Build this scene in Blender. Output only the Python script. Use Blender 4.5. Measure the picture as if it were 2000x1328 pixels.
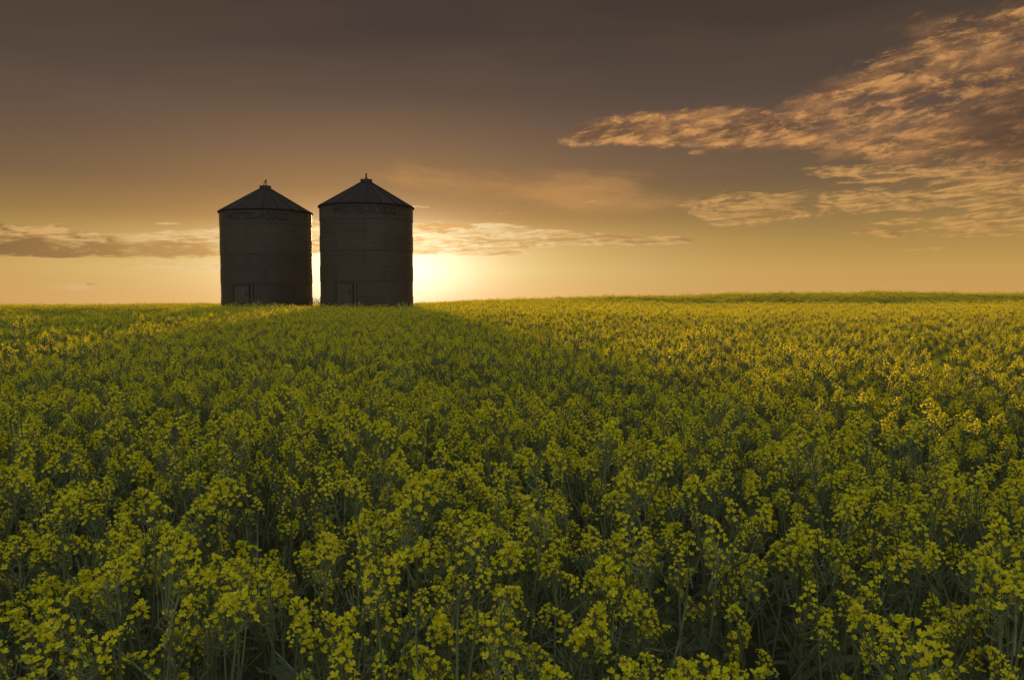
import bpy, math, random
import numpy as np
from mathutils import Vector, Matrix

scene = bpy.context.scene
for o in list(bpy.data.objects):
    bpy.data.objects.remove(o)
R = math.radians

# ------------------------------------------------------------------ camera
F = 1556.0                     # focal length in pixels of the 2000 px wide photograph
HORIZON = 582.0
PITCH = math.atan((664 - HORIZON) / F)
EYE = 1.74
cam_d = bpy.data.cameras.new('camera')
cam_d.sensor_width = 36
cam_d.lens = 36 * F / 2000
cam_d.clip_start = 0.05
cam_d.clip_end = 20000
cam = bpy.data.objects.new('camera', cam_d)
scene.collection.objects.link(cam)
cam.location = (0, 0, EYE)
cam.rotation_euler = (R(90) - PITCH, 0, 0)
scene.camera = cam


def px_dir(X, Y):
    v = Vector((X - 1000, F, -(Y - 664)))
    v.rotate(Matrix.Rotation(-PITCH, 3, 'X'))
    return v.normalized()


def px_azel(X, Y):
    d = px_dir(X, Y)
    return math.degrees(math.atan2(d.x, d.y)), math.degrees(math.asin(d.z))


SUN_AZ, SUN_EL = px_azel(732, 478)

# ------------------------------------------------------------------ render / exposure
scene.view_settings.view_transform = 'Standard'
scene.view_settings.look = 'None'
scene.view_settings.exposure = 0.474
scene.view_settings.gamma = 1.0
scene.render.engine = 'CYCLES'
scene.cycles.adaptive_threshold = 0.02
scene.cycles.max_bounces = 6
scene.cycles.diffuse_bounces = 3
scene.cycles.glossy_bounces = 2
scene.cycles.transmission_bounces = 4
scene.cycles.transparent_max_bounces = 4
scene.cycles.sample_clamp_indirect = 4.0


# ------------------------------------------------------------------ node helper
class S:
    """a node socket with arithmetic"""
    nt = None

    def __init__(self, s): self.s = s
    def __add__(self, o): return op('ADD', self, o)
    def __radd__(self, o): return op('ADD', o, self)
    def __sub__(self, o): return op('SUBTRACT', self, o)
    def __rsub__(self, o): return op('SUBTRACT', o, self)
    def __mul__(self, o): return op('MULTIPLY', self, o)
    def __rmul__(self, o): return op('MULTIPLY', o, self)
    def __truediv__(self, o): return op('DIVIDE', self, o)
    def __rtruediv__(self, o): return op('DIVIDE', o, self)


def put(inp, v):
    if isinstance(v, S):
        S.nt.links.new(v.s, inp)
    elif isinstance(v, (tuple, list)) and len(v) == 3 and len(inp.default_value) == 4:
        inp.default_value = (*v, 1)
    else:
        inp.default_value = v


def op(kind, *a, clamp=False):
    n = S.nt.nodes.new('ShaderNodeMath'); n.operation = kind; n.use_clamp = clamp
    for i, v in enumerate(a): put(n.inputs[i], v)
    return S(n.outputs[0])


def smooth(x, a, b, o0=0.0, o1=1.0, kind='SMOOTHSTEP'):
    n = S.nt.nodes.new('ShaderNodeMapRange'); n.interpolation_type = kind
    put(n.inputs[0], x)
    for i, v in ((1, a), (2, b), (3, o0), (4, o1)): put(n.inputs[i], v)
    return S(n.outputs[0])


def vec(x, y, z=0.0):
    n = S.nt.nodes.new('ShaderNodeCombineXYZ')
    for i, v in enumerate((x, y, z)): put(n.inputs[i], v)
    return S(n.outputs[0])


def noise(v, scale, detail=4.0, rough=0.55, lac=2.0, dist=0.0, out=0, dim='3D'):
    n = S.nt.nodes.new('ShaderNodeTexNoise'); n.noise_dimensions = dim
    put(n.inputs['Vector'], v)
    n.inputs['Scale'].default_value = scale
    n.inputs['Detail'].default_value = detail
    n.inputs['Roughness'].default_value = rough
    n.inputs['Lacunarity'].default_value = lac
    n.inputs['Distortion'].default_value = dist
    return S(n.outputs[out])


def mix(f, a, b, mode='MIX'):
    n = S.nt.nodes.new('ShaderNodeMix'); n.data_type = 'RGBA'; n.blend_type = mode
    put(n.inputs[0], f); put(n.inputs[6], a); put(n.inputs[7], b)
    return S(n.outputs[2])


def lin(c):
    return tuple((v / 255 / 12.92) if v <= 10 else ((v / 255 + 0.055) / 1.055) ** 2.4 for v in c)


def ramp(x, stops, lo, hi):
    """stops: (position, sRGB 0..255 colour)"""
    n = S.nt.nodes.new('ShaderNodeValToRGB')
    put(n.inputs[0], smooth(x, lo, hi, kind='LINEAR'))
    e = n.color_ramp.elements
    while len(e) < len(stops): e.new(0.5)
    for el, (p, c) in zip(e, stops):
        el.position = (p - lo) / (hi - lo); el.color = (*lin(c), 1)
    return S(n.outputs[0])


def curve(x, pts, lo, hi, ymax):
    n = S.nt.nodes.new('ShaderNodeFloatCurve')
    put(n.inputs['Value'], smooth(x, lo, hi, kind='LINEAR'))
    c = n.mapping.curves[0]
    pts = sorted(((p - lo) / (hi - lo), q / ymax) for p, q in pts)
    while len(c.points) < len(pts): c.points.new(0.5, 0.5)
    for cp, (p, q) in zip(c.points, pts):
        cp.location = (p, q); cp.handle_type = 'AUTO_CLAMPED'
    n.mapping.use_clip = False
    n.mapping.update()
    return S(n.outputs[0]) * ymax


# ------------------------------------------------------------------ world: evening sky with clouds
world = bpy.data.worlds.new('World')
scene.world = world
world.use_nodes = True
world.cycles.sampling_method = 'MANUAL'
world.cycles.sample_map_resolution = 512
nt = world.node_tree
nt.nodes.clear()
S.nt = nt
tc = nt.nodes.new('ShaderNodeTexCoord')
sp = nt.nodes.new('ShaderNodeSeparateXYZ')
nt.links.new(tc.outputs['Generated'], sp.inputs[0])
dx, dy, dz = (S(sp.outputs[i]) for i in range(3))
AZ = op('ARCTAN2', dx, dy) * (180 / math.pi)          # degrees, + to the right of the view
EL = op('ARCSINE', dz) * (180 / math.pi)
EP = op('MAXIMUM', EL, 0.0)

low = ramp(EP, [(0, (206, 158, 92)), (2, (196, 154, 84)), (4, (170, 136, 75)), (6, (141, 113, 70)), (8, (116, 93, 67)),
                (12, (95, 77, 67)), (16, (77, 65, 56)), (20, (64, 55, 48)), (26, (59, 52, 47))], 0, 30)
hot = ramp(EP, [(0, (252, 202, 128)), (2, (255, 222, 148)), (4.0, (242, 194, 120)), (5.6, (196, 146, 86)), (7.5, (164, 124, 80)),
                (10.5, (132, 103, 76)), (14, (98, 80, 67)), (18, (73, 61, 55)), (26, (60, 52, 49))], 0, 30)
dA = op('ABSOLUTE', AZ - SUN_AZ)
g1 = op('POWER', 2.71828, (dA / 16.5) * (dA / 16.5) * -1.0)
sky = mix(g1, low, hot)
dE = (EL - (SUN_EL - 1.7)) / 2.6
dB = dA / 7.5
core = op('POWER', 2.71828, (dE * dE + dB * dB) * -1.0)
sky = mix(op('MULTIPLY', core, 0.85), sky, (1.25, 0.92, 0.50))
dB = dA / 5.4
dE = (EL - (SUN_EL - 1.6)) / 2.3
core2 = op('POWER', 2.71828, (dE * dE + dB * dB) * -1.0)
sky = mix(core2 * 0.9, sky, (2.1, 1.72, 1.16))
# wide soft colour drift so that the clear sky is not a perfect gradient
wob = noise(vec(AZ * 0.03 + 3.0, EL * 0.16), 1.6, 2.0, 0.55, dim='2D')
sky = mix(smooth(wob, 0.3, 0.75) * 0.14, sky, mix(0.5, sky, lin((150, 112, 78)), 'MIX'))


LO, HI, YM = -45.0, 75.0, 30.0


def bank(top, bot, soft, gain=1.0, ends=None):
    """soft mask of one bank of cloud, its upper and lower outline read off the photograph"""
    vt = curve(AZ, [px_azel(*p) for p in top], LO, HI, YM)
    vb = curve(AZ, [px_azel(*p) for p in bot], LO, HI, YM)
    m = smooth(EL, vb - soft, vb + soft) * smooth(vt - EL, -soft, soft)
    for a0, a1 in ends or (): m = m * smooth(AZ, a0, a1)
    return m * gain if gain != 1.0 else m


def streak(x0, x1, y, h, gain=0.8):
    """thin lens of cloud"""
    a0, e0 = px_azel(x0, y); a1, e1 = px_azel(x1, y)
    u = (AZ - (a0 + a1) / 2) / ((a1 - a0) / 2)
    v = (EL - (e0 + e1) / 2) / (h / 28.0)
    return smooth(u * u + v * v, 1.3, 0.2) * gain


def union(ms):
    r = ms[0]
    for m in ms[1:]: r = op('MAXIMUM', r, m)
    return r


def layer(sky, m, sx, sy, tilt, seed, thr, edge, fill, lit, dark, shade, warp, detail, rough, ldx, ldy, alpha=1.0, lift=None):
    ct, st = math.cos(R(tilt)), math.sin(R(tilt))
    X = (AZ * ct + EL * st) * sx + seed
    Y = (EL * ct - AZ * st) * sy + seed * 1.7
    w = noise(vec(X * 0.45, Y * 0.45), 1.0, 2.0, dim='2D')
    X = X + (w - 0.5) * warp * 2.0
    Y = Y + (w - 0.5) * warp
    n0 = noise(vec(X, Y), 1.0, detail, rough, dim='2D')
    n1 = noise(vec(X + ldx, Y + ldy), 1.0, detail - 2, rough, dim='2D')
    d = n0 + (m - 1.0) * fill
    a = smooth(d, thr, thr + edge) * alpha
    sh = (n0 - n1) * shade + 0.60 - smooth(d, thr + edge * 0.5, thr + edge * 1.8) * 0.40 + (w - 0.5) * 1.1
    if lift is not None: sh = sh + lift
    sh = smooth(sh, 0.0, 1.0, kind='LINEAR')
    near = op('POWER', 2.71828, (dA / 15.0) * (dA / 15.0) * -1.0) * smooth(EP, 13.0, 4.0)
    glow = mix(core2, (1.0, 0.80, 0.43), (1.9, 1.55, 0.95))
    c = mix(sh, mix(near, dark, lin((236, 180, 102))), mix(near, lit, glow))
    return mix(a, sky, c)


# soft cirrus veil above the bins
veil = bank([(300, 420), (600, 325), (800, 296), (1000, 308), (1250, 335), (1500, 370), (1700, 420)],
            [(300, 430), (600, 360), (800, 400), (1000, 430), (1250, 440), (1500, 450), (1700, 460)], 2.2, 1.0, [(-24, -13), (22, 8)])
vn = noise(vec(AZ * 0.10 - EL * 0.02 + 2.0, EL * 0.42 + AZ * 0.05), 1.0, 5.0, 0.55, dim='2D')
sky = mix(smooth(vn + (veil - 1.0) * 0.7, 0.22, 0.75) * 0.6, sky, lin((206, 150, 88)))

# right: high bank fanning out towards the upper right corner, with its long dark-backed tongue
high = union([
    bank([(1300, 262), (1420, 240), (1560, 175), (1700, 95), (1850, 25), (2000, -30), (2300, -110), (2700, -150)],
         [(1300, 285), (1420, 298), (1600, 320), (1800, 370), (2000, 410), (2300, 440), (2700, 460)], 1.9, 1.04, [(75, 55), (7, 18)]),
    bank([(1060, 280), (1120, 252), (1250, 216), (1440, 204), (1560, 225), (1800, 240)],
         [(1060, 288), (1120, 291), (1300, 292), (1440, 296), (1560, 298), (1800, 315)], 0.6, 1.18, [(28, 19), (0.6, 4.4)]),
    streak(1520, 1600, 284, 14, 1.05), streak(1596, 1660, 286, 13, 1.05), streak(1335, 1385, 298, 6, 1.0), streak(1670, 1800, 325, 10, 0.9)])
hd = smooth(AZ, 24.0, 33.0) * smooth(EL, 4.0, 9.0) * smooth(EL, 15.0, 10.0)
hdark = mix(hd, lin((96, 72, 54)), lin((84, 62, 46)))
body = smooth(noise(vec(AZ * 0.20 - EL * 0.05, EL * 0.52 - AZ * 0.10), 1.0, 6.0, 0.62, dim='2D') + (high - 1.0) * 0.45, 0.30, 0.68) * 0.72
bn = noise(vec(AZ * 0.17 - EL * 0.05 + 9.0, EL * 0.55 - AZ * 0.05), 1.0, 5.0, 0.6, dim='2D')
sky = mix(body, sky, mix(smooth(bn, 0.35, 0.65), lin((112, 82, 60)), lin((178, 126, 80))))
sky = layer(sky, high, 0.36, 1.12, 6, 7.3, 0.40, 0.34, 0.46, lin((212, 152, 90)), hdark, 3.4, 0.6, 7.5, 0.73, -0.24, -0.40, 0.92,
            smooth(EL, 12.0, 13.0) * smooth(AZ, 22.0, 17.0) * smooth(AZ, 5.0, 9.0) * -0.55)
sky = mix(smooth(AZ, 25.0, 34.0) * smooth(EL, 7.2, 9.5) * smooth(EL, 15.5, 10.5) * smooth(AZ, 75, 55) * 0.75, sky, lin((82, 61, 46)))

# low banks
lows = union([
    bank([(1250, 396), (1330, 378), (1450, 368), (1600, 364), (1800, 346), (2000, 340), (2400, 330)],
         [(1250, 400), (1330, 418), (1450, 456), (1600, 432), (1800, 418), (2000, 425), (2400, 440)], 0.95, 1.0, [(75, 55), (6.0, 14)]),
    bank([(1480, 322), (1700, 308), (2000, 320), (2400, 330)], [(1480, 345), (1700, 372), (2000, 400), (2400, 420)], 0.9, 0.92, [(75, 55), (14, 22)]),
    bank([(1600, 454), (1700, 432), (1850, 405), (2000, 385), (2400, 370)],
         [(1600, 456), (1750, 468), (1900, 470), (2000, 468), (2400, 468)], 0.4, 0.95, [(75, 55), (19, 23)]),
    bank([(580, 425), (806, 430), (950, 432), (1080, 446), (1250, 456), (1380, 462)],
         [(580, 500), (806, 502), (950, 494), (1080, 486), (1250, 482), (1380, 476)], 0.35, 1.15, [(15.5, 12), (-17.5, -14)]),
    bank([(-300, 400), (0, 428), (150, 442), (280, 450), (430, 444), (560, 438), (640, 434)],
         [(-300, 515), (0, 512), (200, 510), (430, 506), (560, 500), (640, 480)], 0.5, 1.12, [(-75, -48), (-12, -15)]),
    streak(140, 640, 521, 8, 1.0), streak(-500, 480, 560, 10, 0.85), streak(250, 370, 435, 4), streak(790, 850, 404, 4, 1.0), streak(1130, 1260, 395, 6),
    streak(950, 1070, 417, 5), streak(1740, 1880, 488, 6), streak(806, 1120, 494, 8, 0.95), streak(820, 1300, 549, 7, 0.6)])
left = smooth(AZ, -12.0, -22.0)
ldark = mix(left, lin((158, 119, 72)), lin((116, 85, 54)))
sky = layer(sky, lows, 0.30, 1.5, 3, 15.2, 0.33, 0.24, 0.55, lin((208, 156, 90)), ldark, 5.0, 0.5, 7.0, 0.66, -0.12, -0.20, 0.86, left * smooth(EL, 2.35, 2.6) * (smooth(EL, 3.1, 4.1) - 0.75) * 1.2 + smooth(EL, 2.6, 2.4) * 0.5)

# overhead and behind: the open evening sky
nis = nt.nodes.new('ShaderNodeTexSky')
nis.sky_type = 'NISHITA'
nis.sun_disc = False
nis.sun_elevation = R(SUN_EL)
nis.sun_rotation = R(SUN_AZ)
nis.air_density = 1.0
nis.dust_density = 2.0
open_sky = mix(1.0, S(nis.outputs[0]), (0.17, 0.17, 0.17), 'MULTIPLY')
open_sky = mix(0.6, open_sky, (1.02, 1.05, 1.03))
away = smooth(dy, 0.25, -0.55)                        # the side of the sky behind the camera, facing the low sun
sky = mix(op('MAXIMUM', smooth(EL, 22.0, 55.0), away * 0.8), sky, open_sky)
bg = nt.nodes.new('ShaderNodeBackground')
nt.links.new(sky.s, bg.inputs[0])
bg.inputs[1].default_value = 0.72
wo = nt.nodes.new('ShaderNodeOutputWorld')
nt.links.new(bg.outputs[0], wo.inputs[0])

# ------------------------------------------------------------------ sun
sun_d = bpy.data.lights.new('sun', 'SUN')
sun_d.energy = 5.0
sun_d.angle = R(0.5)
sun_d.color = (1.0, 0.55, 0.18)
sun = bpy.data.objects.new('sun', sun_d)
scene.collection.objects.link(sun)
to_sun = Vector((math.sin(R(SUN_AZ)) * math.cos(R(SUN_EL)), math.cos(R(SUN_AZ)) * math.cos(R(SUN_EL)), math.sin(R(SUN_EL))))
sun.rotation_euler = to_sun.to_track_quat('Z', 'Y').to_euler()


# ------------------------------------------------------------------ materials
def material(name):
    m = bpy.data.materials.new(name); m.use_nodes = True
    S.nt = m.node_tree
    b = m.node_tree.nodes['Principled BSDF']
    return m, b


def geo(out):
    n = S.nt.nodes.new('ShaderNodeNewGeometry'); return S(n.outputs[out])


def obj_random():
    n = S.nt.nodes.new('ShaderNodeObjectInfo'); return S(n.outputs['Random'])


def obj_coord():
    n = S.nt.nodes.new('ShaderNodeTexCoord'); return S(n.outputs['Object'])


def bump(b, h, strength, distance=0.02):
    n = S.nt.nodes.new('ShaderNodeBump')
    put(n.inputs['Height'], h); n.inputs['Strength'].default_value = strength; n.inputs['Distance'].default_value = distance
    S.nt.links.new(n.outputs[0], b.inputs['Normal'])


def leafy(name, ramp_cols, trans, rough=0.6, tint=None, spec=0.25):
    """diffuse + translucent sheet, colour varies from piece to piece"""
    m, b = material(name)
    r = geo('Random Per Island')
    n = S.nt.nodes.new('ShaderNodeValToRGB')
    put(n.inputs[0], r)
    e = n.color_ramp.elements
    while len(e) < len(ramp_cols): e.new(0.5)
    for i, (el, c) in enumerate(zip(e, ramp_cols)):
        el.position = i / (len(ramp_cols) - 1); el.color = (*c, 1)
    c = S(n.outputs[0])
    put(b.inputs['Base Color'], c)
    b.inputs['Roughness'].default_value = rough
    b.inputs['Specular IOR Level'].default_value = spec
    t = S.nt.nodes.new('ShaderNodeBsdfTranslucent')
    put(t.inputs[0], mix(1.0, c, tint or (1, 1, 1), 'MULTIPLY'))
    ms = S.nt.nodes.new('ShaderNodeMixShader')
    ms.inputs[0].default_value = trans
    S.nt.links.new(b.outputs[0], ms.inputs[1]); S.nt.links.new(t.outputs[0], ms.inputs[2])
    S.nt.links.new(ms.outputs[0], S.nt.nodes['Material Output'].inputs[0])
    return m


M_PETAL = leafy('petal', [(0.62, 0.58, 0.012), (0.74, 0.69, 0.018), (0.84, 0.79, 0.035), (0.72, 0.63, 0.012)], 0.52)
M_BUD = leafy('bud', [(0.20, 0.26, 0.03), (0.34, 0.38, 0.03), (0.50, 0.46, 0.03)], 0.25)
M_STEM = leafy('stem', [(0.125, 0.15, 0.062), (0.15, 0.175, 0.072), (0.175, 0.195, 0.082)], 0.2)
M_LEAF = leafy('leaf', [(0.085, 0.110, 0.048), (0.105, 0.132, 0.058), (0.13, 0.152, 0.068)], 0.42)
PLANT_MATS = [M_PETAL, M_BUD, M_STEM, M_LEAF]

M_SOIL, b = material('soil')
oc = obj_coord()
n1 = noise(oc, 1.3, 8, 0.6); n2 = noise(oc, 14.0, 6, 0.65)
put(b.inputs['Base Color'], mix(n2, mix(n1, (0.035, 0.026, 0.018), (0.06, 0.045, 0.03)), (0.05, 0.055, 0.025)))
b.inputs['Roughness'].default_value = 0.95
bump(b, n2, 0.8, 0.05)


def steel(name, c0, c1, rust, metallic, rough, spec=0.3):
    m, b = material(name)
    b.inputs['Specular IOR Level'].default_value = spec
    oc = obj_coord()
    sepn = S.nt.nodes.new('ShaderNodeSeparateXYZ'); put(sepn.inputs[0], oc)
    x, y, z = (S(sepn.outputs[i]) for i in range(3))
    streak = noise(vec(x * 3.0, y * 3.0, z * 0.35), 2.2, 6, 0.6)
    spot = noise(oc, 5.0, 8, 0.65)
    c = mix(streak, c0, c1)
    c = mix(obj_random() * 0.35, c, tuple(v * 0.6 for v in c0))
    c = mix(smooth(spot * 0.6 + streak * 0.5, 0.62, 0.78) * 0.55, c, rust)
    put(b.inputs['Base Color'], c)
    b.inputs['Metallic'].default_value = metallic
    put(b.inputs['Roughness'], smooth(spot, 0.2, 0.8, rough - 0.12, rough + 0.12, kind='LINEAR'))
    bump(b, spot, 0.25, 0.004)
    return m


M_WALL = steel('weathered_wall_steel', (0.062, 0.047, 0.033), (0.086, 0.065, 0.046), (0.06, 0.034, 0.02), 0.2, 0.5)
M_ROOF = steel('weathered_roof_steel', (0.030, 0.023, 0.021), (0.042, 0.033, 0.030), (0.03, 0.02, 0.014), 0.0, 0.8, 0.04)
M_TRIM = steel('trim_steel', (0.045, 0.037, 0.028), (0.065, 0.054, 0.042), (0.05, 0.028, 0.016), 0.2, 0.55, 0.15)
M_DOOR = steel('door_steel', (0.066, 0.051, 0.037), (0.088, 0.069, 0.050), (0.06, 0.034, 0.02), 0.2, 0.5)
M_PAINT, b = material('faded_letter_paint')
oc = obj_coord()
put(b.inputs['Base Color'], mix(smooth(noise(oc, 6.0, 6, 0.7), 0.5, 0.7), (0.016, 0.013, 0.011), (0.04, 0.033, 0.026)))
b.inputs['Roughness'].default_value = 0.7


# ------------------------------------------------------------------ mesh helpers
class MB:
    """collects quads and triangles with a material index"""
    def __init__(self): self.v = []; self.f = []; self.m = []

    def add(self, verts, faces, mat=0):
        k = len(self.v)
        self.v.extend(tuple(p) for p in verts)
        self.f.extend(tuple(i + k for i in f) for f in faces)
        self.m.extend([mat] * len(faces))

    def tube(self, pts, rad, sides=4, mat=0, cap=False):
        pts = [Vector(p) for p in pts]
        rings = []
        for i, p in enumerate(pts):
            d = (pts[min(i + 1, len(pts) - 1)] - pts[max(i - 1, 0)]).normalized()
            a = d.orthogonal().normalized() if i == 0 else (a - d * a.dot(d)).normalized()
            c = d.cross(a)
            r = rad[i] if isinstance(rad, (list, tuple)) else rad
            rings.append([p + (a * math.cos(t) + c * math.sin(t)) * r for t in (2 * math.pi * k / sides for k in range(sides))])
        v = [q for r in rings for q in r]
        f = []
        for i in range(len(pts) - 1):
            for k in range(sides):
                k2 = (k + 1) % sides
                f.append((i * sides + k, i * sides + k2, (i + 1) * sides + k2, (i + 1) * sides + k))
        if cap:
            f.append(tuple(range(sides))[::-1]); f.append(tuple((len(pts) - 1) * sides + k for k in range(sides)))
        self.add(v, f, mat)

    def box(self, c, s, mat=0, rot=None):
        v = []
        for i in (-1, 1):
            for j in (-1, 1):
                for k in (-1, 1):
                    p = Vector((i * s[0] / 2, j * s[1] / 2, k * s[2] / 2))
                    if rot is not None: p = rot @ p
                    v.append(p + Vector(c))
        self.add(v, [(0, 1, 3, 2), (4, 6, 7, 5), (0, 4, 5, 1), (2, 3, 7, 6), (0, 2, 6, 4), (1, 5, 7, 3)], mat)

    def join(self, other, mat4):
        k = len(self.v)
        a = np.array(other.v) @ np.array(mat4.to_3x3()).T + np.array(mat4.translation)
        self.v.extend(map(tuple, a.tolist()))
        self.f.extend(tuple(i + k for i in f) for f in other.f)
        self.m.extend(other.m)

    def mesh(self, name, mats, smooth_=False):
        me = bpy.data.meshes.new(name)
        me.from_pydata(self.v, [], self.f)
        for m in mats: me.materials.append(m)
        if len(mats) > 1: me.polygons.foreach_set('material_index', self.m)
        if smooth_: me.polygons.foreach_set('use_smooth', [True] * len(self.f))
        me.update()
        return me


COL = scene.collection


def obj(name, me, parent=None, loc=(0, 0, 0), rot=(0, 0, 0)):
    o = bpy.data.objects.new(name, me)
    COL.objects.link(o)
    o.location = loc; o.rotation_euler = rot
    if parent: o.parent = parent
    return o


def tag(o, label=None, cat=None, group=None, kind=None):
    if label: o['label'] = label
    if cat: o['category'] = cat
    if group: o['group'] = group
    if kind: o['kind'] = kind
    return o


# ------------------------------------------------------------------ terrain
CANOPY = 1.13
_cx = np.array([-200, -60, -27, -12, -4.8, 0.0, 4.8, 14, 24, 34, 48, 80, 200.])
_cz = np.array([0.10, 0.10, 0.08, 0.10, 0.38, 0.55, 0.72, 0.98, 1.20, 1.27, 1.24, 1.15, 1.1]) - 0.27


def sstep(a, b, x):
    t = np.clip((x - a) / (b - a), 0, 1); return t * t * (3 - 2 * t)


def ground(x, y):
    x = np.asarray(x, float); y = np.asarray(y, float)
    d = np.hypot(x, y)
    xa = x * 75.0 / np.maximum(y, 18.0)
    crest = np.interp(xa, _cx, _cz)
    right = sstep(-6, 14, x)
    z = crest * ((1 - right) * sstep(8, 78, y) + right * (0.24 * sstep(15, 60, y) + 0.76 * sstep(52 + 7 * np.sin(x * 0.12 + 0.6) + 4 * np.sin(x * 0.34 + 1), 76, y)))
    z = z + right * 0.10 * np.sin(x * 0.33 + y * 0.21) * np.sin(x * 0.12 - y * 0.30) * sstep(45, 58, y)
    z = z - 0.15 * right * sstep(18, 48, y) * (1 - sstep(54, 66, y))
    z = z + 0.10 * np.sin(x * 0.16 + 0.7) * np.sin(y * 0.11 + x * 0.05) * sstep(12, 40, d)
    z = z + 0.08 * np.sin(y * 0.26 + x * 0.03 + 1.2) * sstep(30, 50, y) * sstep(0, 20, x)
    lm = 1 - sstep(-0.47, -0.38, x / np.maximum(y, 10.0))
    z = z - 0.75 * lm * sstep(22, 45, y) * (1 - sstep(56, 71, y))
    back = np.maximum(y - 80, 0)
    z = z - 0.0010 * np.minimum(back, 60) ** 2 - 0.03 * np.maximum(back - 60, 0)
    return z


def build_ground():
    xs = np.concatenate([-np.geomspace(3000, 105, 14), np.arange(-100, 100.1, 2.5), np.geomspace(105, 3000, 14)])
    ys = np.concatenate([[-1500, -600, -250, -120, -60], np.arange(-30, 140.1, 2.5), np.geomspace(150, 4000, 16)])
    X, Y = np.meshgrid(xs, ys)
    Z = ground(X, Y)
    v = np.stack([X, Y, Z], -1).reshape(-1, 3)
    nx = len(xs)
    f = [(j * nx + i, j * nx + i + 1, (j + 1) * nx + i + 1, (j + 1) * nx + i) for j in range(len(ys) - 1) for i in range(nx - 1)]
    me = bpy.data.meshes.new('ground')
    me.from_pydata(v.tolist(), [], f)
    me.materials.append(M_SOIL)
    me.polygons.foreach_set('use_smooth', [True] * len(f))
    tag(obj('ground', me), kind='structure')


build_ground()


# ------------------------------------------------------------------ grain bins
BIN_R = 2.845
RINGS, RING_H = 8, 0.925
WALL_H = RINGS * RING_H
SHEETS = 6
PANELS = 20


def sheet_mesh(proud):
    mb = MB()
    pitch = RING_H / 8
    rows = 8 * 6
    cols = 18
    half = math.pi / SHEETS + 0.012
    v = []
    for i in range(rows + 1):
        z = RING_H * i / rows
        r = BIN_R + proud + 0.011 * math.cos(2 * math.pi * z / pitch)
        for j in range(cols + 1):
            a = -half + 2 * half * j / cols
            v.append((r * math.sin(a), -r * math.cos(a), z))
    f = [(i * (cols + 1) + j, i * (cols + 1) + j + 1, (i + 1) * (cols + 1) + j + 1, (i + 1) * (cols + 1) + j) for i in range(rows) for j in range(cols)]
    mb.add(v, f)
    return mb.mesh('wall_sheet', [M_WALL], True)


SHEET = [sheet_mesh(0.0), sheet_mesh(0.006), sheet_mesh(0.022), sheet_mesh(0.028)]


def seam_mesh():
    """lap joint with a double row of bolt heads"""
    mb = MB()
    for i in range(8):
        z = RING_H * (i + 0.5) / 8
        for s in (-0.02, 0.02):
            mb.box((s, -(BIN_R + 0.03), z), (0.014, 0.03, 0.014))
    return mb.mesh('bolt_row', [M_TRIM])


BOLTS = seam_mesh()
SLOPE = 0.595
ROOF_R0, ROOF_R1 = 0.34, BIN_R + 0.12
ROOF_RISE = SLOPE * (ROOF_R1 - ROOF_R0)


def roof_panel_mesh():
    mb = MB()
    half = math.pi / PANELS
    n = 6
    top = []
    for i in range(n + 1):
        r = ROOF_R1 + (ROOF_R0 - ROOF_R1) * i / n
        z = SLOPE * (ROOF_R1 - r)
        for a, lift in ((-half, 0.024), (-half + 0.025 / max(r, .6), 0.024), (-half + 0.03 / max(r, .6), 0.0), (0, 0.008), (half - 0.008, 0.0)):
            top.append((r * math.sin(a), -r * math.cos(a), z + lift))
    f = [(i * 5 + j, i * 5 + j + 1, (i + 1) * 5 + j + 1, (i + 1) * 5 + j) for i in range(n) for j in range(4)]
    k = len(top)
    bot = [(x, y, z - 0.06) for x, y, z in top[:5]]           # turned-down eave lip
    mb.add(top + bot, f + [(k + j, k + j + 1, j + 1, j) for j in range(4)])
    under = [(p[0], p[1], p[2] - 0.05) for p in top]
    mb.add(under, [tuple(reversed(q)) for q in f])
    return mb.mesh('roof_panel', [M_ROOF])


ROOF_PANEL = roof_panel_mesh()


def lathe(profile, seg, name, mat):
    mb = MB()
    v = [(r * math.cos(2 * math.pi * k / seg), r * math.sin(2 * math.pi * k / seg), z) for r, z in profile for k in range(seg)]
    f = [(i * seg + k, i * seg + (k + 1) % seg, (i + 1) * seg + (k + 1) % seg, (i + 1) * seg + k) for i in range(len(profile) - 1) for k in range(seg)]
    mb.add(v, f)
    return mb.mesh(name, [mat], False)


EAVE = lathe([(BIN_R - 0.02, -0.10), (BIN_R + 0.045, -0.10), (BIN_R + 0.05, 0.01), (BIN_R - 0.02, 0.02)], 72, 'eave_ring', M_TRIM)
COLLAR = lathe([(0.30, -0.10), (0.355, -0.10), (0.355, 0.10), (0.375, 0.10), (0.375, 0.155), (0.35, 0.17), (0.0, 0.19)], 32, 'collar', M_TRIM)


def lettering_mesh():
    cu = bpy.data.curves.new('lettering', 'FONT')
    cu.body = 'WESTEEL-ROSCO'
    cu.size = 0.60
    cu.align_x = 'CENTER'; cu.align_y = 'CENTER'
    cu.extrude = 0.0
    cu.resolution_u = 3
    cu.offset = 0.012
    to = bpy.data.objects.new('lettering_source', cu)
    COL.objects.link(to)
    bpy.context.view_layer.update()
    me = bpy.data.meshes.new_from_object(to.evaluated_get(bpy.context.evaluated_depsgraph_get()))
    bpy.data.objects.remove(to)
    co = np.empty(len(me.vertices) * 3); me.vertices.foreach_get('co', co); co = co.reshape(-1, 3)
    w = co[:, 0].max() - co[:, 0].min()
    a = co[:, 0] / w * R(81)
    rr = BIN_R + 0.048
    out = np.stack([rr * np.sin(a), -rr * np.cos(a), co[:, 1]], -1)
    me.vertices.foreach_set('co', out.ravel())
    me.materials.clear(); me.materials.append(M_PAINT)
    me.update(); me.name = 'lettering'
    return me


LETTERS = lettering_mesh()


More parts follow.
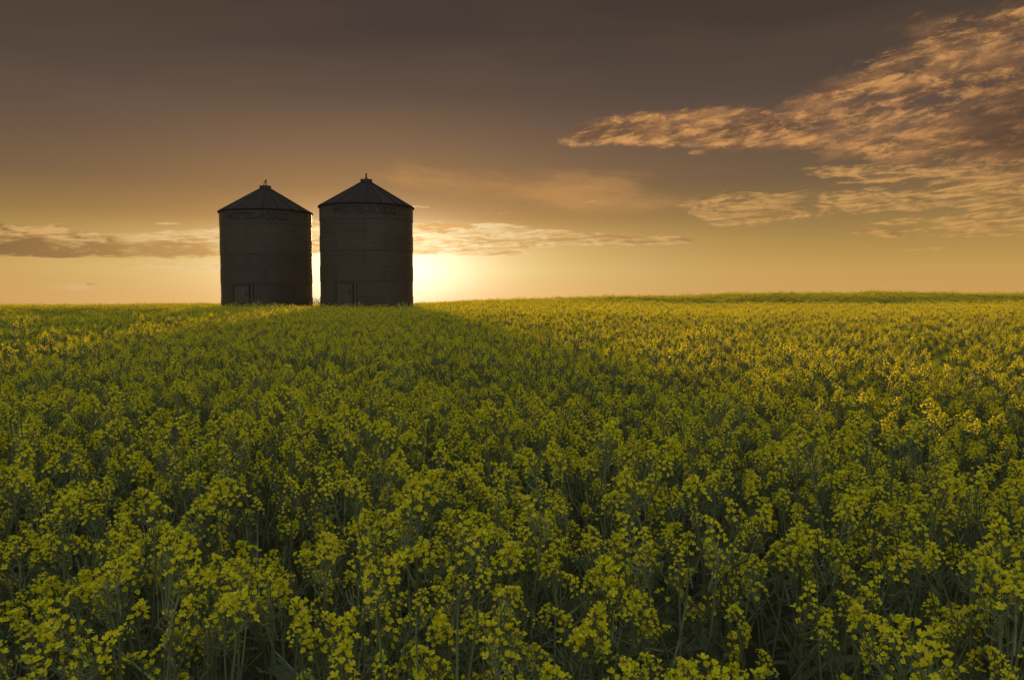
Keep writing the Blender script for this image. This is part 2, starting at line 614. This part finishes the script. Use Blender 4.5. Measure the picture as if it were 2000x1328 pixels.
def curved_plate(a0, a1, z0, z1, r0, r1, n=8):
    """plate bent to the wall, from angle a0 to a1"""
    mb = MB(); v = []
    for r in (r0, r1):
        for i in range(n + 1):
            a = a0 + (a1 - a0) * i / n
            for z in (z0, z1): v.append((r * math.sin(a), -r * math.cos(a), z))
    k = 2 * (n + 1); f = []
    for i in range(n):
        q = 2 * i
        f += [(k + q, k + q + 2, k + q + 3, k + q + 1), (q, q + 1, q + 3, q + 2), (q + 1, k + q + 1, k + q + 3, q + 3), (q, q + 2, k + q + 2, k + q)]
    f += [(0, k, k + 1, 1), (2 * n, 2 * n + 1, k + 2 * n + 1, k + 2 * n)]
    mb.add(v, f)
    return mb


def make_bin(px, D, label, door_az, text_az, text_z, top_kind, base_drop=0.0, lean=0.0, turn=0.0, size=1.0):
    x = (px - 1000) / F * D * math.cos(PITCH)
    gz = float(ground(x, D)) - 0.02 - base_drop
    t = bpy.data.objects.new('grain_bin', None)
    COL.objects.link(t)
    face = math.atan2(x, D)                       # the bin is described as seen from the camera side
    t.location = (x, D, gz); t.rotation_euler = (0, lean, -face); t.scale = (size, size, size)
    tag(t, label, 'grain bin', 'pair of corrugated steel grain bins')
    for k in range(RINGS):
        for s in range(SHEETS):
            a = 2 * math.pi * (s + (0.5 if k % 2 else 0.12)) / SHEETS + turn
            obj('wall_sheet', SHEET[s % 2 + 2 * (k % 2)], t, (0, 0, k * RING_H), (0, 0, a))
            if math.cos(a + math.pi / SHEETS) > -0.1:
                tag(obj('bolt_row', BOLTS, t, (0, 0, k * RING_H), (0, 0, a + math.pi / SHEETS)), kind='stuff')
    obj('eave_ring', EAVE, t, (0, 0, WALL_H))
    zr = WALL_H - 0.03
    for s in range(PANELS):
        obj('roof_panel', ROOF_PANEL, t, (0, 0, zr), (0, 0, 2 * math.pi * (s + 0.3) / PANELS + turn))
    zc = zr + ROOF_RISE
    c = obj('filler_collar', COLLAR, t, (0, 0, zc))
    mb = MB()
    if top_kind == 'bracket':                     # lid opener: upright with a slanting strut
        mb.tube([(0.05, 0, 0.2), (0.05, 0, 0.58)], 0.035, 6, cap=True)
        mb.tube([(-0.10, -0.02, 0.14), (-0.085, -0.02, 0.30), (0.04, -0.01, 0.57)], 0.03, 6, cap=True)
        obj('lid_bracket', mb.mesh('lid_bracket', [M_TRIM]), c)
        mb = MB(); mb.box((0.0, -0.375, 0.04), (0.16, 0.03, 0.24))
        obj('latch_plate', mb.mesh('latch_plate', [M_TRIM]), c)
    else:
        mb.tube([(0, 0, 0.2), (0, 0, 0.56)], 0.045, 8, cap=True)
        mb.box((0, 0, 0.26), (0.18, 0.12, 0.05))
        obj('lid_post', mb.mesh('lid_post', [M_TRIM]), c)
    obj('lettering', LETTERS, t, (0, 0, text_z), (0, 0, text_az))
    # door, frame, latch post
    hw = 0.50 / BIN_R
    d = obj('door', curved_plate(-hw, hw, 0.55, 2.62, BIN_R - 0.01, BIN_R + 0.05).mesh('door', [M_DOOR]), t, (0, 0, 0), (0, 0, door_az))
    fr = MB()
    for a0, a1, z0, z1 in ((-hw - 0.03, -hw - 0.002, 0.5, 2.70), (hw + 0.002, hw + 0.03, 0.5, 2.70), (-hw - 0.03, hw + 0.03, 2.625, 2.70)):
        p = curved_plate(a0, a1, z0, z1 + (0 if z0 > 2 else -0.078), BIN_R - 0.02, BIN_R + 0.075, 4)
        fr.join(p, Matrix.Identity(4))
    obj('door_frame', fr.mesh('door_frame', [M_TRIM]), d)
    lp = MB()
    ah = hw + 0.075
    q = Matrix.Rotation(ah, 3, 'Z')
    lp.box(q @ Vector((0, -(BIN_R + 0.05), 1.60)), (0.12, 0.09, 2.2), rot=q)
    obj('latch_post', lp.mesh('latch_post', [M_DOOR]), d)
    h = MB()
    q = Matrix.Rotation(hw - 0.05, 3, 'Z')
    h.box(q @ Vector((0, -(BIN_R + 0.075), 2.15)), (0.05, 0.05, 0.24), rot=q)
    obj('latch', h.mesh('latch', [M_TRIM]), d)
    h = MB(); h.box(q @ Vector((-0.02, -(BIN_R + 0.075), 1.3)), (0.05, 0.05, 0.2), rot=q)
    obj('latch', h.mesh('latch', [M_TRIM]), d)
    q = Matrix.Rotation(-hw * 0.35, 3, 'Z')
    h = MB(); h.tube([q @ Vector((0, -(BIN_R + 0.03), 1.55)), q @ Vector((0, -(BIN_R + 0.07), 1.55))], 0.05, 10, cap=True)
    obj('handle', h.mesh('handle', [M_TRIM]), d)
    return t, (x, D, size)


bins = []
for args in ((523.0, 57.0, 'grain bin with a bent lid bracket on its roof cap, left of the pair', R(-33), R(-13), WALL_H - 0.52, 'bracket', 0.22, R(-0.25), 0.0, 57.0 / 52.0),
             (717.0, 50.0, 'grain bin with a straight post on its roof cap, right of the pair', R(-28), R(-3), WALL_H - 0.45, 'post', -0.05, R(0.1), 0.37)):
    t, p = make_bin(*args); bins.append(p)


# ------------------------------------------------------------------ far bush seen through the gap between the bins
def make_tree(x, y, h, seed, label):
    rng = random.Random(seed)
    gz = float(ground(x, y))
    t = bpy.data.objects.new('distant_tree', None); COL.objects.link(t)
    t.location = (x, y, gz)
    tag(t, label, 'tree', 'trees far beyond the field')
    mb = MB()
    mb.tube([(0, 0, -0.3), (0.1, 0, h * 0.3), (0.0, 0.1, h * 0.55), (0.1, 0, h * 0.85)], [0.22, 0.17, 0.11, 0.03], 7)
    tips = []
    for k in range(9):
        a = rng.uniform(0, 6.28); z = h * rng.uniform(0.25, 0.7); L = h * rng.uniform(0.2, 0.34)
        e = (L * math.cos(a), L * math.sin(a), z + L * 0.7); tips.append(e)
        mb.tube([(0.05, 0, z), (e[0] * .5, e[1] * .5, z + L * 0.25), e], [0.08, 0.05, 0.02], 5)
    obj('trunk', mb.mesh('trunk', [M_STEM]), t)
    cr = MB()
    for k in range(2600):
        c = Vector(rng.choice(tips)) + Vector((rng.gauss(0, 1), rng.gauss(0, 1), rng.gauss(0, 0.8))) * h * 0.09
        n = Vector((rng.gauss(0, 1), rng.gauss(0, 1), rng.gauss(0, 1))).normalized()
        a = n.orthogonal().normalized() * rng.uniform(0.07, 0.16); b_ = n.cross(a)
        cr.add([c - a, c + b_ * 0.6, c + a, c - b_ * 0.6], [(0, 1, 2, 3)])
    tag(obj('crown', cr.mesh('crown', [M_LEAF]), t), kind='stuff')


for (px, D, ytop, seed, lab) in ((614.5, 230, 582, 5, 'small leafy tree far off in the gap, nearer the left bin'),
                                 (622.0, 236, 584, 9, 'small leafy tree far off in the gap, nearer the right bin')):
    tx = (px - 1000) / F * D
    zt = EYE + (HORIZON - ytop) / F * D
    make_tree(tx, D, zt - float(ground(tx, D)), seed, lab)


# ------------------------------------------------------------------ canola plants
def petal(mb, c, d, up, L, W, th):
    """one rounded petal: leaves the throat steeply, then flares out by th"""
    s = d.cross(up).normalized()
    p1 = c + (d * 0.5 + up * 0.85) * L * 0.5
    p2 = p1 + (d * math.sin(th) + up * math.cos(th)) * L * 0.68
    mb.add([c, p1 - s * W * 0.36, p1 + s * W * 0.36, p2 - s * W * 0.40, p2 + s * W * 0.40], [(0, 2, 1), (1, 2, 4, 3)], 0)


def raceme(seed, lod):
    """flower spike: axis, open flowers round the top, buds at the tip, young pods below. lod 0 = near, 1 = middle, 2 = far"""
    rng = random.Random(seed * 7 + 13)
    mb = MB()
    L = rng.uniform(0.065, 0.110)
    lean = Vector((rng.gauss(0, 0.12), rng.gauss(0, 0.12), 1)).normalized()
    bend = Vector((rng.gauss(0, 0.02), rng.gauss(0, 0.02), 0))

    def at(t): return lean * (L * t) + bend * (t * t)
    if lod < 2:
        mb.tube([at(-0.45), at(0.2), at(0.95)], [0.0022, 0.0018, 0.0012], 3, 2)
    nfl = (rng.randint(20, 30), rng.randint(12, 17), 5)[lod]
    for i in range(nfl):
        u = i / nfl
        t = 0.22 + 0.74 * u + rng.uniform(-.03, .03)
        a = i * 2.4 + rng.uniform(-.4, .4)
        out = Vector((math.cos(a), math.sin(a), 0))
        drop = 1 - u
        ped = (0.023 * drop + 0.006) * rng.uniform(0.8, 1.25)
        pd = (out * (0.55 + 0.5 * drop) + lean * (0.95 - 0.35 * drop)).normalized()
        p0 = at(t); p1 = p0 + pd * ped
        if lod == 0: mb.tube([p0, p1], 0.0009, 3, 2)
        ax = (pd + lean * 0.5 + Vector((rng.gauss(0, .15), rng.gauss(0, .15), rng.gauss(0, .15)))).normalized()
        e1 = ax.orthogonal().normalized(); e2 = ax.cross(e1)
        ph = rng.uniform(0, 1.57)
        size = rng.uniform(0.0063, 0.0088)
        cup = rng.choice((0.5, 0.8, 1.2, 1.7)); flare = rng.uniform(0.25, 1.25)
        if lod < 2:
            for k in range(4):
                th = ph + k * math.pi / 2
                petal(mb, p1, e1 * math.cos(th) + e2 * math.sin(th), ax, size, size * (0.88 if lod == 0 else 1.15), flare + rng.uniform(-.15, .15))
        else:
            for k in range(2):
                th = ph + k * 1.4
                d = e1 * math.cos(th) + e2 * math.sin(th)
                s = d.cross(ax)
                q = p1 + ax * 0.006 * k
                w = size * 1.35
                up = ax * cup * 0.5
                mb.add([q - d * w + up * w, q - s * w * .8, q + d * w + up * w, q + s * w * .8], [(0, 1, 2, 3)], 0)
    tip = at(1.0)
    for i in range((10, 5, 2)[lod]):
        a = i * 2.4; r = 0.0045 * math.sqrt(i)
        b0 = tip + Vector((math.cos(a) * r, math.sin(a) * r, -0.002 * i * 0.5))
        h = rng.uniform(0.006, 0.009); w = 0.0022 if lod == 0 else 0.004
        d = (Vector((math.cos(a) * .5, math.sin(a) * .5, 1))).normalized()
        e1 = d.orthogonal().normalized() * w; e2 = d.cross(e1)
        m = b0 + d * h * .5
        mb.add([b0, m + e1, m + e2, m - e1, m - e2, b0 + d * h], [(0, 2, 1), (0, 3, 2), (0, 4, 3), (0, 1, 4), (5, 1, 2), (5, 2, 3), (5, 3, 4), (5, 4, 1)], 1)
    for i in range((rng.randint(8, 13), 7, 3)[lod]):
        t = rng.uniform(-0.45, 0.2); a = rng.uniform(0, 6.28)
        out = Vector((math.cos(a), math.sin(a), 0))
        p0 = at(t); p1 = p0 + out * 0.018 + lean * 0.006; p2 = p1 + out * rng.uniform(.006, .02) + lean * rng.uniform(0.02, 0.045)
        mb.tube([p0, p1, p2], [0.0007, 0.0015 + 0.0008 * lod, 0.0006], 3, 2)
    return mb


def leaf(mb, p, d, L, W, droop, rng):
    s = Vector((0, 0, 1)).cross(d)
    s = s.normalized() if s.length > .01 else Vector((1, 0, 0))
    n = s.cross(d) * -1
    v = []
    for i, (u, w) in enumerate(((0.0, 0.35), (0.3, 0.9), (0.65, 0.8), (1.0, 0.08))):
        c = p + d * L * u + Vector((0, 0, -droop * L * u * u))
        fold = Vector((0, 0, 0.16 * W * w))
        v += [c - s * W * w * .5 + fold, c, c + s * W * w * .5 + fold]
    f = []
    for i in range(3):
        q = 3 * i; f += [(q, q + 1, q + 4, q + 3), (q + 1, q + 2, q + 5, q + 4)]
    mb.add(v, f, 3)


def plant(seed, lod):
    """returns stem mesh, leaf mesh, [(raceme number, matrix)]"""
    rng = random.Random(seed * 31 + 5)
    H = rng.uniform(0.92, 1.14)
    lx, ly = rng.gauss(0, 0.10), rng.gauss(0, 0.10)
    w1, w2 = rng.gauss(0, 0.02), rng.gauss(0, 0.02)

    def at(t): return Vector((lx * t * t + w1 * math.sin(t * 5), ly * t * t + w2 * math.sin(t * 4.2 + 1), H * t))
    st, lf, heads = MB(), MB(), []
    sides = (5, 3, 3)[lod]
    st.tube([at(t) for t in ((0, .25, .5, .75, 1) if lod < 2 else (0.45, 1))], [0.0065, .006, .005, .004, .002] if lod < 2 else [.006, .003], sides, 2)

    def put_head(p, d, sc):
        q = d.to_track_quat('Z', 'X').to_matrix().to_4x4()
        heads.append((rng.randrange(8), Matrix.Translation(p) @ q @ Matrix.Rotation(rng.uniform(0, 6.28), 4, 'Z') @ Matrix.Diagonal((sc, sc, sc, 1))))
    put_head(at(1), Vector((lx, ly, 1)).normalized(), rng.uniform(0.95, 1.25))
    nb = rng.randint(6, 9)
    a0 = rng.uniform(0, 6.28)
    for i in range(nb):
        t = 0.40 + 0.48 * (i + rng.random() * .6) / nb
        a = a0 + i * 2.4 + rng.uniform(-.3, .3)
        out = Vector((math.cos(a), math.sin(a), 0))
        p0 = at(t)
        reach = rng.uniform(0.09, 0.25)
        top = H * rng.uniform(0.84, 1.02)
        p3 = Vector((p0.x, p0.y, 0)) + out * reach; p3.z = max(top, p0.z + 0.12)
        p1 = p0 + out * reach * .45 + Vector((0, 0, (p3.z - p0.z) * .25))
        p2 = p0 + out * reach * .85 + Vector((0, 0, (p3.z - p0.z) * .6))
        if lod < 2: st.tube([p0, p1, p2, p3], [.0035, .003, .0026, .002], 3, 2)
        else: st.tube([p0, p2, p3], [.004, .0035, .003], 3, 2)
        put_head(p3, ((p3 - p2).normalized() + Vector((rng.gauss(0, .18), rng.gauss(0, .18), 0))).normalized(), rng.uniform(0.7, 1.15))
        if lod < 2:
            for q in range(2):                       # narrow bracts and side twigs high in the canopy
                tq = rng.uniform(.2, .9); pq = p0.lerp(p1, tq * 2) if tq < .5 else p1.lerp(p2, tq * 2 - 1)
                b_ = rng.uniform(0, 6.28)
                leaf(lf, pq, Vector((math.cos(b_), math.sin(b_), .9)).normalized(), rng.uniform(.04, .08), rng.uniform(.007, .013), .4, rng)
        if lod < 2 and rng.random() < .8:
            leaf(lf, p0, (out + Vector((0, 0, .5))).normalized(), rng.uniform(.05, .10), rng.uniform(.014, .026), .5, rng)
    for i in range((8, 6, 5)[lod]):
        t = rng.uniform(0.12, 0.62) if lod < 2 else rng.uniform(0.45, 0.9); a = rng.uniform(0, 6.28)
        out = Vector((math.cos(a), math.sin(a), rng.uniform(.1, .6))).normalized()
        leaf(lf, at(t), out, rng.uniform(.10, .19), rng.uniform(.03, .06), rng.uniform(.3, .9), rng)
    return st, lf, heads


NSPEC = 12
RAC = [[raceme(k, lod) for k in range(8)] for lod in range(3)]


def whole(seed, lod):
    st, lf, heads = plant(seed, lod)
    mb = MB(); I = Matrix.Identity(4)
    mb.join(st, I); mb.join(lf, I)
    for r, m in heads: mb.join(RAC[lod][r], m)
    return mb


SPACING = 0.215


def plant_spots(rng, w, h, step):
    n = max(1, round(w / step)); m = max(1, round(h / step))
    for i in range(n):
        for j in range(m):
            yield ((i + .5 + rng.uniform(-.48, .48)) * w / n - w / 2, (j + .5 + rng.uniform(-.48, .48)) * h / m - h / 2)


def hollow(x, y):
    return 0.05 + 0.28 * max(0.0, math.sin(x * 3.7 + 2.0 * math.sin(y * 2.1)) * math.sin(y * 3.1 + 1.7 * math.sin(x * 1.9)))


def hvar(x, y):
    """slow variation of crop height, giving the clumps and hollows"""
    return 1.0 + 0.05 * math.sin(x * 2.9 + 1.3 * math.sin(y * 1.7)) * math.sin(y * 2.3 + 0.8) + 0.04 * math.sin(x * 0.9 + y * 0.6)


def tile(seed, size, lod, step):
    rng = random.Random(seed)
    base = [whole(s, lod) for s in range(100 + seed * 3, 100 + seed * 3 + 6)]
    mb = MB()
    for (x, y) in plant_spots(rng, size, size, step):
        if rng.random() < hollow(x + seed * 3.3, y): continue
        s = rng.uniform(0.80, 1.08) if rng.random() < .88 else rng.uniform(1.08, 1.24)
        m = Matrix.Translation((x, y, 0)) @ Matrix.Rotation(rng.uniform(0, 6.28), 4, 'Z') @ Matrix.Diagonal((1.05, 1.05, s, 1))
        mb.join(rng.choice(base), m)
    return mb


# ---- nearest plants as individuals
rng = random.Random(77)
near = []
for (x, y) in plant_spots(rng, 24.0, 24.0, SPACING):
    y = y + 5.0
    d = math.hypot(x, y)
    if d < 1.12 or d > 6.0 or (y < -2.5): continue
    if rng.random() < hollow(x, y): continue
    near.append((d, x, y))
near.sort()
FIELD_PTS = []            # x, y, z, rot, sx, sz, variant


def in_view(x, y):
    if y < 0.5: return False
    d = Vector((x, y, 1.12 - EYE)); d.rotate(Matrix.Rotation(PITCH, 3, 'X'))
    if d.y <= 0: return False
    X = 1000 + F * d.x / d.y; Y = 664 - F * d.z / d.y
    return -40 < X < 2040 and Y < 1375


STEMS, LEAVES, HEADS = [], [], []
for k in range(NSPEC):
    st, lf, hd = plant(k, 0)
    STEMS.append(st.mesh('canola_stem', PLANT_MATS)); LEAVES.append(lf.mesh('canola_leaves', PLANT_MATS)); HEADS.append(hd)
RACM = [r.mesh('canola_flower_head', PLANT_MATS) for r in RAC[0]]
n_ind = 0
for d, x, y in near:
    k = rng.randrange(NSPEC); rz = rng.uniform(0, 6.28); sz = rng.uniform(0.88, 1.12) * hvar(x, y)
    gz = float(ground(x, y)) - 0.01
    if n_ind < 300 and in_view(x, y):
        t = bpy.data.objects.new('canola_plant', None); COL.objects.link(t)
        t.location = (x, y, gz); t.rotation_euler = (0, 0, rz); t.scale = (1.05, 1.05, sz)
        tag(t, 'yellow flowering canola plant among those nearest the camera, in full shade', 'canola plant', 'nearest canola plants in the foreground')
        obj('stem', STEMS[k], t)
        tag(obj('foliage', LEAVES[k], t), kind='stuff')
        for r, m in HEADS[k]:
            o = obj('flower_head', RACM[r], t); o.matrix_local = m
        n_ind += 1
    else:
        FIELD_PTS.append((x, y, gz, rz, 1.05, sz, k))

# ---- the rest of the crop: one object
lib = bpy.data.collections.new('canola_library')
names = []


def lib_add(name, mb):
    o = bpy.data.objects.new(name, mb.mesh(name, PLANT_MATS)); lib.objects.link(o)


for k in range(NSPEC): lib_add('a%02d_canola' % k, whole(k, 0))
NMID, NFAR = 6, 6
for k in range(NMID): lib_add('b%02d_canola' % k, tile(k + 1, 1.0, 1, 0.205))
for k in range(NFAR): lib_add('c%02d_canola' % k, tile(k + 40, 2.0, 2, 0.20))

r2 = random.Random(5)


def clear_of_bins(x, y, r):
    return all(math.hypot(x - bx, y - by) > BIN_R * br + r for bx, by, br in bins)


MID_END = 25
for i in range(-30, 31):
    for j in range(-4, 31):
        x, y = i + 0.5, j + 0.5
        d = math.hypot(x, y)
        if d < 6.0 + 0.25 or d > MID_END + 1: continue
        if y < 4 and d > 12: continue
        if y > 4 and abs(x) > y * 0.85 + 6: continue
        FIELD_PTS.append((x, y, float(ground(x, y)), r2.randrange(4) * math.pi / 2, 1.0, r2.uniform(0.95, 1.04) * (1 + 0.6 * (hvar(x * .5, y * .5) - 1)), NSPEC + r2.randrange(NMID)))
# ring between single plants and tiles, and round the bins
for (x, y) in plant_spots(r2, 24, 24, SPACING):
    y += 5
    d = math.hypot(x, y); cx, cy = math.floor(x) + .5, math.floor(y) + .5
    if d >= 6.0 and math.hypot(cx, cy) < 6.25 and y > -2.5:
        FIELD_PTS.append((x, y, float(ground(x, y)), r2.uniform(0, 6.28), 1.05, r2.uniform(.88, 1.12), r2.randrange(NSPEC)))
for i in range(-60, 61):
    for j in range(0, 62):
        x, y = 2 * i + 1.0, 2 * j + 1.0
        d = math.hypot(x, y)
        if y > 104 or abs(x) > y * 0.80 + 8: continue
        # tile wholly outside the middle ring
        if d <= MID_END + 1 - 1.2: continue
        if not clear_of_bins(x, y, 1.75):
            if clear_of_bins(x, y, -1.2):
                for (px_, py_) in plant_spots(r2, 2, 2, 0.22):
                    if clear_of_bins(x + px_, y + py_, 0.25):
                        FIELD_PTS.append((x + px_, y + py_, float(ground(x + px_, y + py_)), r2.uniform(0, 6.28), 1.05, r2.uniform(.86, 1.1), r2.randrange(NSPEC)))
            continue
        FIELD_PTS.append((x, y, float(ground(x, y)), r2.randrange(4) * math.pi / 2, 1.0, r2.uniform(0.93, 1.06), NSPEC + NMID + r2.randrange(NFAR)))

P = np.array(FIELD_PTS)
me = bpy.data.meshes.new('canola_field')
me.from_pydata(P[:, :3].tolist(), [], [])
for nm, colu in (('rot', 3), ('sx', 4), ('sz', 5)):
    at_ = me.attributes.new(nm, 'FLOAT', 'POINT'); at_.data.foreach_set('value', P[:, colu].astype(np.float32))
at_ = me.attributes.new('variant', 'INT', 'POINT'); at_.data.foreach_set('value', P[:, 6].astype(np.int32))
field = tag(obj('canola_field', me), 'dense flowering canola crop covering the whole field', 'crop', kind='stuff')
ng = bpy.data.node_groups.new('canola_scatter', 'GeometryNodeTree')
ng.interface.new_socket('Geometry', in_out='INPUT', socket_type='NodeSocketGeometry')
ng.interface.new_socket('Geometry', in_out='OUTPUT', socket_type='NodeSocketGeometry')
N = ng.nodes.new; Lk = ng.links.new
gi, go = N('NodeGroupInput'), N('NodeGroupOutput')


def attr(nm, typ='FLOAT'):
    n = N('GeometryNodeInputNamedAttribute'); n.data_type = typ; n.inputs[0].default_value = nm; return n.outputs[0]


ci = N('GeometryNodeCollectionInfo'); ci.inputs[0].default_value = lib
ci.inputs['Separate Children'].default_value = True; ci.inputs['Reset Children'].default_value = True
iop = N('GeometryNodeInstanceOnPoints')
Lk(gi.outputs[0], iop.inputs['Points']); Lk(ci.outputs[0], iop.inputs['Instance'])
iop.inputs['Pick Instance'].default_value = True
Lk(attr('variant', 'INT'), iop.inputs['Instance Index'])
cr = N('ShaderNodeCombineXYZ'); Lk(attr('rot'), cr.inputs[2])
e2r = N('FunctionNodeEulerToRotation'); Lk(cr.outputs[0], e2r.inputs[0]); Lk(e2r.outputs[0], iop.inputs['Rotation'])
cs = N('ShaderNodeCombineXYZ'); Lk(attr('sx'), cs.inputs[0]); Lk(attr('sx'), cs.inputs[1]); Lk(attr('sz'), cs.inputs[2])
Lk(cs.outputs[0], iop.inputs['Scale'])
Lk(iop.outputs[0], go.inputs[0])
md = field.modifiers.new('scatter', 'NODES'); md.node_group = ng
print('plants near', n_ind, 'points', len(P))
